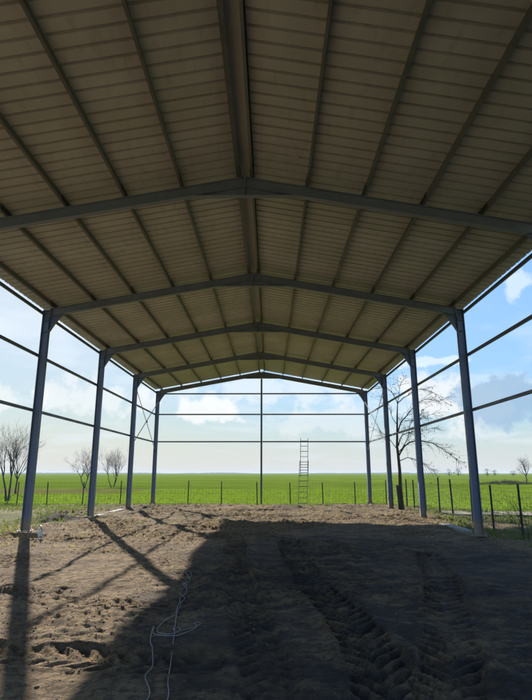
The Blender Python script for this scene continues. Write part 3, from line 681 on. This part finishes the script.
# far hedge trees on the right horizon
def far_tree(x, y, h, w_, seed, label):
    rnd = random.Random(seed); zz = float(Hgt(np.array([x]), np.array([y]), False)[0]); t = empty('distant_tree', (x, y, zz)); tag(t, label, 'tree', 'trees far off on the right horizon')
    MB().tube([(0, 0, -.5), (.05, 0, h*.3), (0, .1, h*.6)], [.3, .25, .12], 6).build('trunk', M['bark'], t)
    cr = MB()
    for _ in range(300):
        u = rnd.gauss(0, .42); v_ = rnd.gauss(0, .42); q_ = rnd.uniform(-1, 1); r = math.sqrt(max(0, 1-q_*q_*.8))
        c_ = np.array([u*w_*.5*r, v_*w_*.5*r, h*(.54+.44*q_)]); a_ = np.array([rnd.gauss(0, 1) for _ in range(3)]); a_ /= np.linalg.norm(a_); b = np.cross(a_, (.2, .6, .77)); b /= np.linalg.norm(b); s_ = rnd.uniform(.1, .28)
        cr.add([c_-a_*s_, c_+b*s_*.5, c_+a_*s_, c_-b*s_*.4], [(0, 1, 2, 3)])
    cr.build('crown', M['twig'], t)
far_specs = [(433, 2.6, 6), (443, 5.2, 9), (452, 5.6, 8), (461, 2.8, 9), (472, 3.2, 10), (480, 5.2, 8), (487, 4.4, 9), (495, 3.4, 9), (505, 3.8, 10), (527, 4.0, 9), (424, 2.0, 7)]
far_labels = ['low far bush, second from the left in the row on the right horizon', 'left one of two dark far trees left of the nearest right column',
    'right one of two dark far trees left of the nearest right column', 'low far tree just left of the nearest right column', 'low far tree showing just right of the nearest right column',
    'tallest far tree right of the nearest right column', 'far tree directly right of the tallest one on the right horizon', 'small far tree midway between the tallest far tree and the lone pale tree',
    'far tree right behind the brush heap on the right horizon', 'far tree right of the lone pale tree, at the right edge', 'smallest far bush, leftmost of the row on the right horizon', 'far tree beyond the right edge of the photo']
for i, (p_, h_, w_) in enumerate(far_specs):
    lab_ = far_labels[i]
    if i in (0, 3, 4, 7, 10): continue
    y = 330+(i*37) % 60; x = CAMX+(p_-270)/517*y
    far_tree(x, y, h_*.85+.2, w_*.62, 50+i, lab_)
# dark low brush heap by the far right tree
def twig_heap(name, x, y, sx_, sy_, h, n, label, mat, seed):
    rnd = random.Random(seed); mb = MB(); zz = float(Hgt(np.array([x]), np.array([y]), False)[0])
    for _ in range(n):
        a_, q_ = rnd.gauss(0, .4), rnd.gauss(0, .4); p = np.array([x+a_*sx_, y+q_*sy_, zz+max(0, h*(1-a_*a_*2)*rnd.random()*.7)])
        d = np.array([rnd.gauss(0, 1), rnd.gauss(0, 1), abs(rnd.gauss(0, .6))]); d /= np.linalg.norm(d); l = rnd.uniform(.3, 1)*h
        mb.tube([p, p+d*l*.6, p+d*l+np.array([0, 0, -.1*l])], [h*.03, h*.022, h*.01], 3, False)
    return tag(mb.build(name, M[mat]), label, 'brush', kind=None)
twig_heap('brush_heap', 38.5, 86, 6.5, 2, .7, 900, 'low dark heap of brush in the field beside the lone far right tree', 'bark', 3)
# dead stalks along the right fence
def stalk(x, y, h, seed, label):
    rnd = random.Random(seed); mb = MB(); tips = []; zz = Z(x, y)
    limb(mb, (0, 0, 0), (rnd.uniform(-.3, .3), 0, 1), h, .014, 2, .9, .03, tips, rnd); o = mb.build('dead_shrub', M['bark']); o.location = (x, y, zz-.03)
    tag(o, label, 'shrub', 'dead shrubs along the right fence')
stalk(7.15, 14.2, .95, 4, 'leafless dead shrub tangled round the nearest visible right fence post')
stalk(6.75, 13.3, .6, 8, 'small leafless dead shrub right of the nearest right column')
stalk(8.4, 16.0, .7, 9, 'small leafless dead shrub in the weeds outside the right fence')

# ------------------------------------------------------------ grass, weeds, clods
def tufts(name, mat, X, Y, hmin, hmax, width, lean, per, label, cat, flat=None):
    n = len(X)*per; x = np.repeat(X, per)+rng.normal(0, width*2.5, n); y = np.repeat(Y, per)+rng.normal(0, width*2.5, n)
    z = Hgt(x, y, True); z = np.where(y > YF, Hgt(x, y, False), z)-.01; h = rng.uniform(hmin, hmax, n)*rng.uniform(.6, 1, n); a_ = rng.uniform(0, 6.283, n); l = rng.uniform(0, lean, n)*h; b = rng.uniform(0, 6.283, n)
    wx, wy = np.cos(a_)*width, np.sin(a_)*width
    v0 = np.stack([x-wx, y-wy, z], 1); v1 = np.stack([x+wx, y+wy, z], 1); mx_, my_ = x+np.cos(b)*l*.35, y+np.sin(b)*l*.35
    v2 = np.stack([mx_+wx*.8, my_+wy*.8, z+h*.55], 1); v3 = np.stack([mx_-wx*.8, my_-wy*.8, z+h*.55], 1); v4 = np.stack([x+np.cos(b)*l, y+np.sin(b)*l, z+h], 1)
    V = np.stack([v0, v1, v2, v3, v4], 1).reshape(-1, 3); i = np.arange(n)*5
    T = np.concatenate([np.stack([i, i+1, i+2], 1), np.stack([i, i+2, i+3], 1), np.stack([i+3, i+2, i+4], 1)])
    o = quick_mesh(name, V, T, mat); return tag(o, label, cat, kind='stuff')
def scatter(n, x0, x1, y0, y1, pw=1): return rng.uniform(x0, x1, n), y0+(y1-y0)*rng.uniform(0, 1, n)**pw
X, Y = scatter(26000, -34, 30, 31.4, 60, 1.7); k = ~((X < -12.3) & (Y > 46)); X, Y = X[k], Y[k]
X2, Y2 = scatter(5000, 7.4, 17, 22.7, 31); 
tufts('wheat_blades', M['blade'], np.concatenate([X, X2]), np.concatenate([Y, Y2]), .07, .17, .012, .6, 4, 'bright green blades of young wheat over the field behind the fence', 'crop')
# weeds: left corner, along the rear fence, right strip
A = [scatter(2300, -20, -8.5, 23, 31, .8), scatter(900, -9, 7, 29.0, 30.8), scatter(2100, 6.2, 12, 11.5, 20.5), scatter(700, -9, -6.2, 14, 26), scatter(500, 6.1, 12, 20.5, 24)]
X = np.concatenate([a_[0] for a_ in A]); Y = np.concatenate([a_[1] for a_ in A]); k = vnoise(X, Y, 1.1, 99) > -.12; X, Y = X[k], Y[k]
tufts('weeds', M['weed'], X, Y, .06, .2, .008, .9, 6, 'short green weeds round the edges of the lot', 'weeds')
A = [scatter(1000, -9, -2.4, 9, 17), scatter(2600, -12, 7, 16.5, 30.5, .8), scatter(1700, 6.0, 12, 11.5, 20.5), scatter(700, -9, -5, 10, 20), scatter(500, -20, -9, 22, 30)]
X = np.concatenate([a_[0] for a_ in A]); Y = np.concatenate([a_[1] for a_ in A]); k = vnoise(X, Y, 1.3, 98) > .02; X, Y = X[k], Y[k]
tufts('dry_grass', M['straw'], X, Y, .03, .12, .006, 1.6, 6, 'dry straw and dead grass lying over the soil towards the edges', 'dry grass')
# clods
base = np.array([(0, 0, 1), (.894, 0, .447), (.276, .851, .447), (-.724, .526, .447), (-.724, -.526, .447), (.276, -.851, .447), (.724, .526, -.447), (-.276, .851, -.447), (-.894, 0, -.447), (-.276, -.851, -.447), (.724, -.526, -.447), (0, 0, -1)])
tri = np.array([(0,1,2),(0,2,3),(0,3,4),(0,4,5),(0,5,1),(1,6,2),(2,7,3),(3,8,4),(4,9,5),(5,10,1),(6,7,2),(7,8,3),(8,9,4),(9,10,5),(10,6,1),(11,7,6),(11,8,7),(11,9,8),(11,10,9),(11,6,10)])
n = 90000; X, Y = scatter(n, -9, 8.5, 3, 29.5, 1.15); dens = vnoise(X, Y, 1.2, 61)+.5*vnoise(X, Y, .4, 62); k = dens > .02; X, Y = X[k], Y[k]; n = len(X)
r = np.clip(rng.lognormal(-5.15, .5, n), .003, .02); B = base[None]*(1+rng.normal(0, .22, (n, 12, 1)))*r[:, None, None]*np.stack([rng.uniform(.8, 1.4, n), rng.uniform(.8, 1.4, n), rng.uniform(.5, .9, n)], 1)[:, None]
a_ = rng.uniform(0, 6.28, n)[:, None]; bx2 = B[..., 0]*np.cos(a_)-B[..., 1]*np.sin(a_); by2 = B[..., 0]*np.sin(a_)+B[..., 1]*np.cos(a_)
V = np.stack([bx2+X[:, None], by2+Y[:, None], B[..., 2]+(Hgt(X, Y)-r*.05)[:, None]], -1).reshape(-1, 3); T = (tri[None]+(np.arange(n)*12)[:, None, None]).reshape(-1, 3)
tag(quick_mesh('clods', V, T, M['clod']), 'loose clods of earth scattered over the churned soil', 'clods', kind='stuff')
# far woods along the horizon
n = 5000; X = rng.uniform(-3200, 3200, n); Y = rng.uniform(2600, 2900, n); hm = .55*np.clip(3+14*vnoise(X, Y*0, 260, 71)+5*vnoise(X, Y*0, 60, 72), .5, 14)
zz = Hgt(X, Y, False); V = []; s_ = rng.uniform(4, 14, n)
V = np.stack([np.stack([X-s_, Y, zz-3], 1), np.stack([X+s_, Y+3, zz-3], 1), np.stack([X+s_*.3, Y, zz+hm*rng.uniform(.6, 1.1, n)], 1), np.stack([X-s_*.5, Y, zz+hm*rng.uniform(.5, 1, n)], 1)], 1).reshape(-1, 3); i = np.arange(n)*4
tag(quick_mesh('far_woods', V, np.stack([i, i+1, i+2, i+3], 1), M['twig']), 'thin line of far-off woods on the horizon', 'woods', kind='stuff')

# the air over the plain
hb = MB().box((-9300, -3300, -14), (9300, 9300, 9.5)).mesh('haze'); hm_ = bpy.data.materials.new('thin_haze'); hm_.use_nodes = True
hn = hm_.node_tree; hn.nodes.remove(hn.nodes['Principled BSDF']); pv = hn.nodes.new('ShaderNodeVolumePrincipled')
pv.inputs['Color'].default_value = (.82, .92, .98, 1); pv.inputs['Density'].default_value = .00022
hn.links.new(pv.outputs[0], hn.nodes['Material Output'].inputs['Volume']); hb.materials.append(hm_)
ho = bpy.data.objects.new('haze', hb); C.objects.link(ho); tag(ho, 'thin pale air haze over the plain', 'haze', kind='stuff')
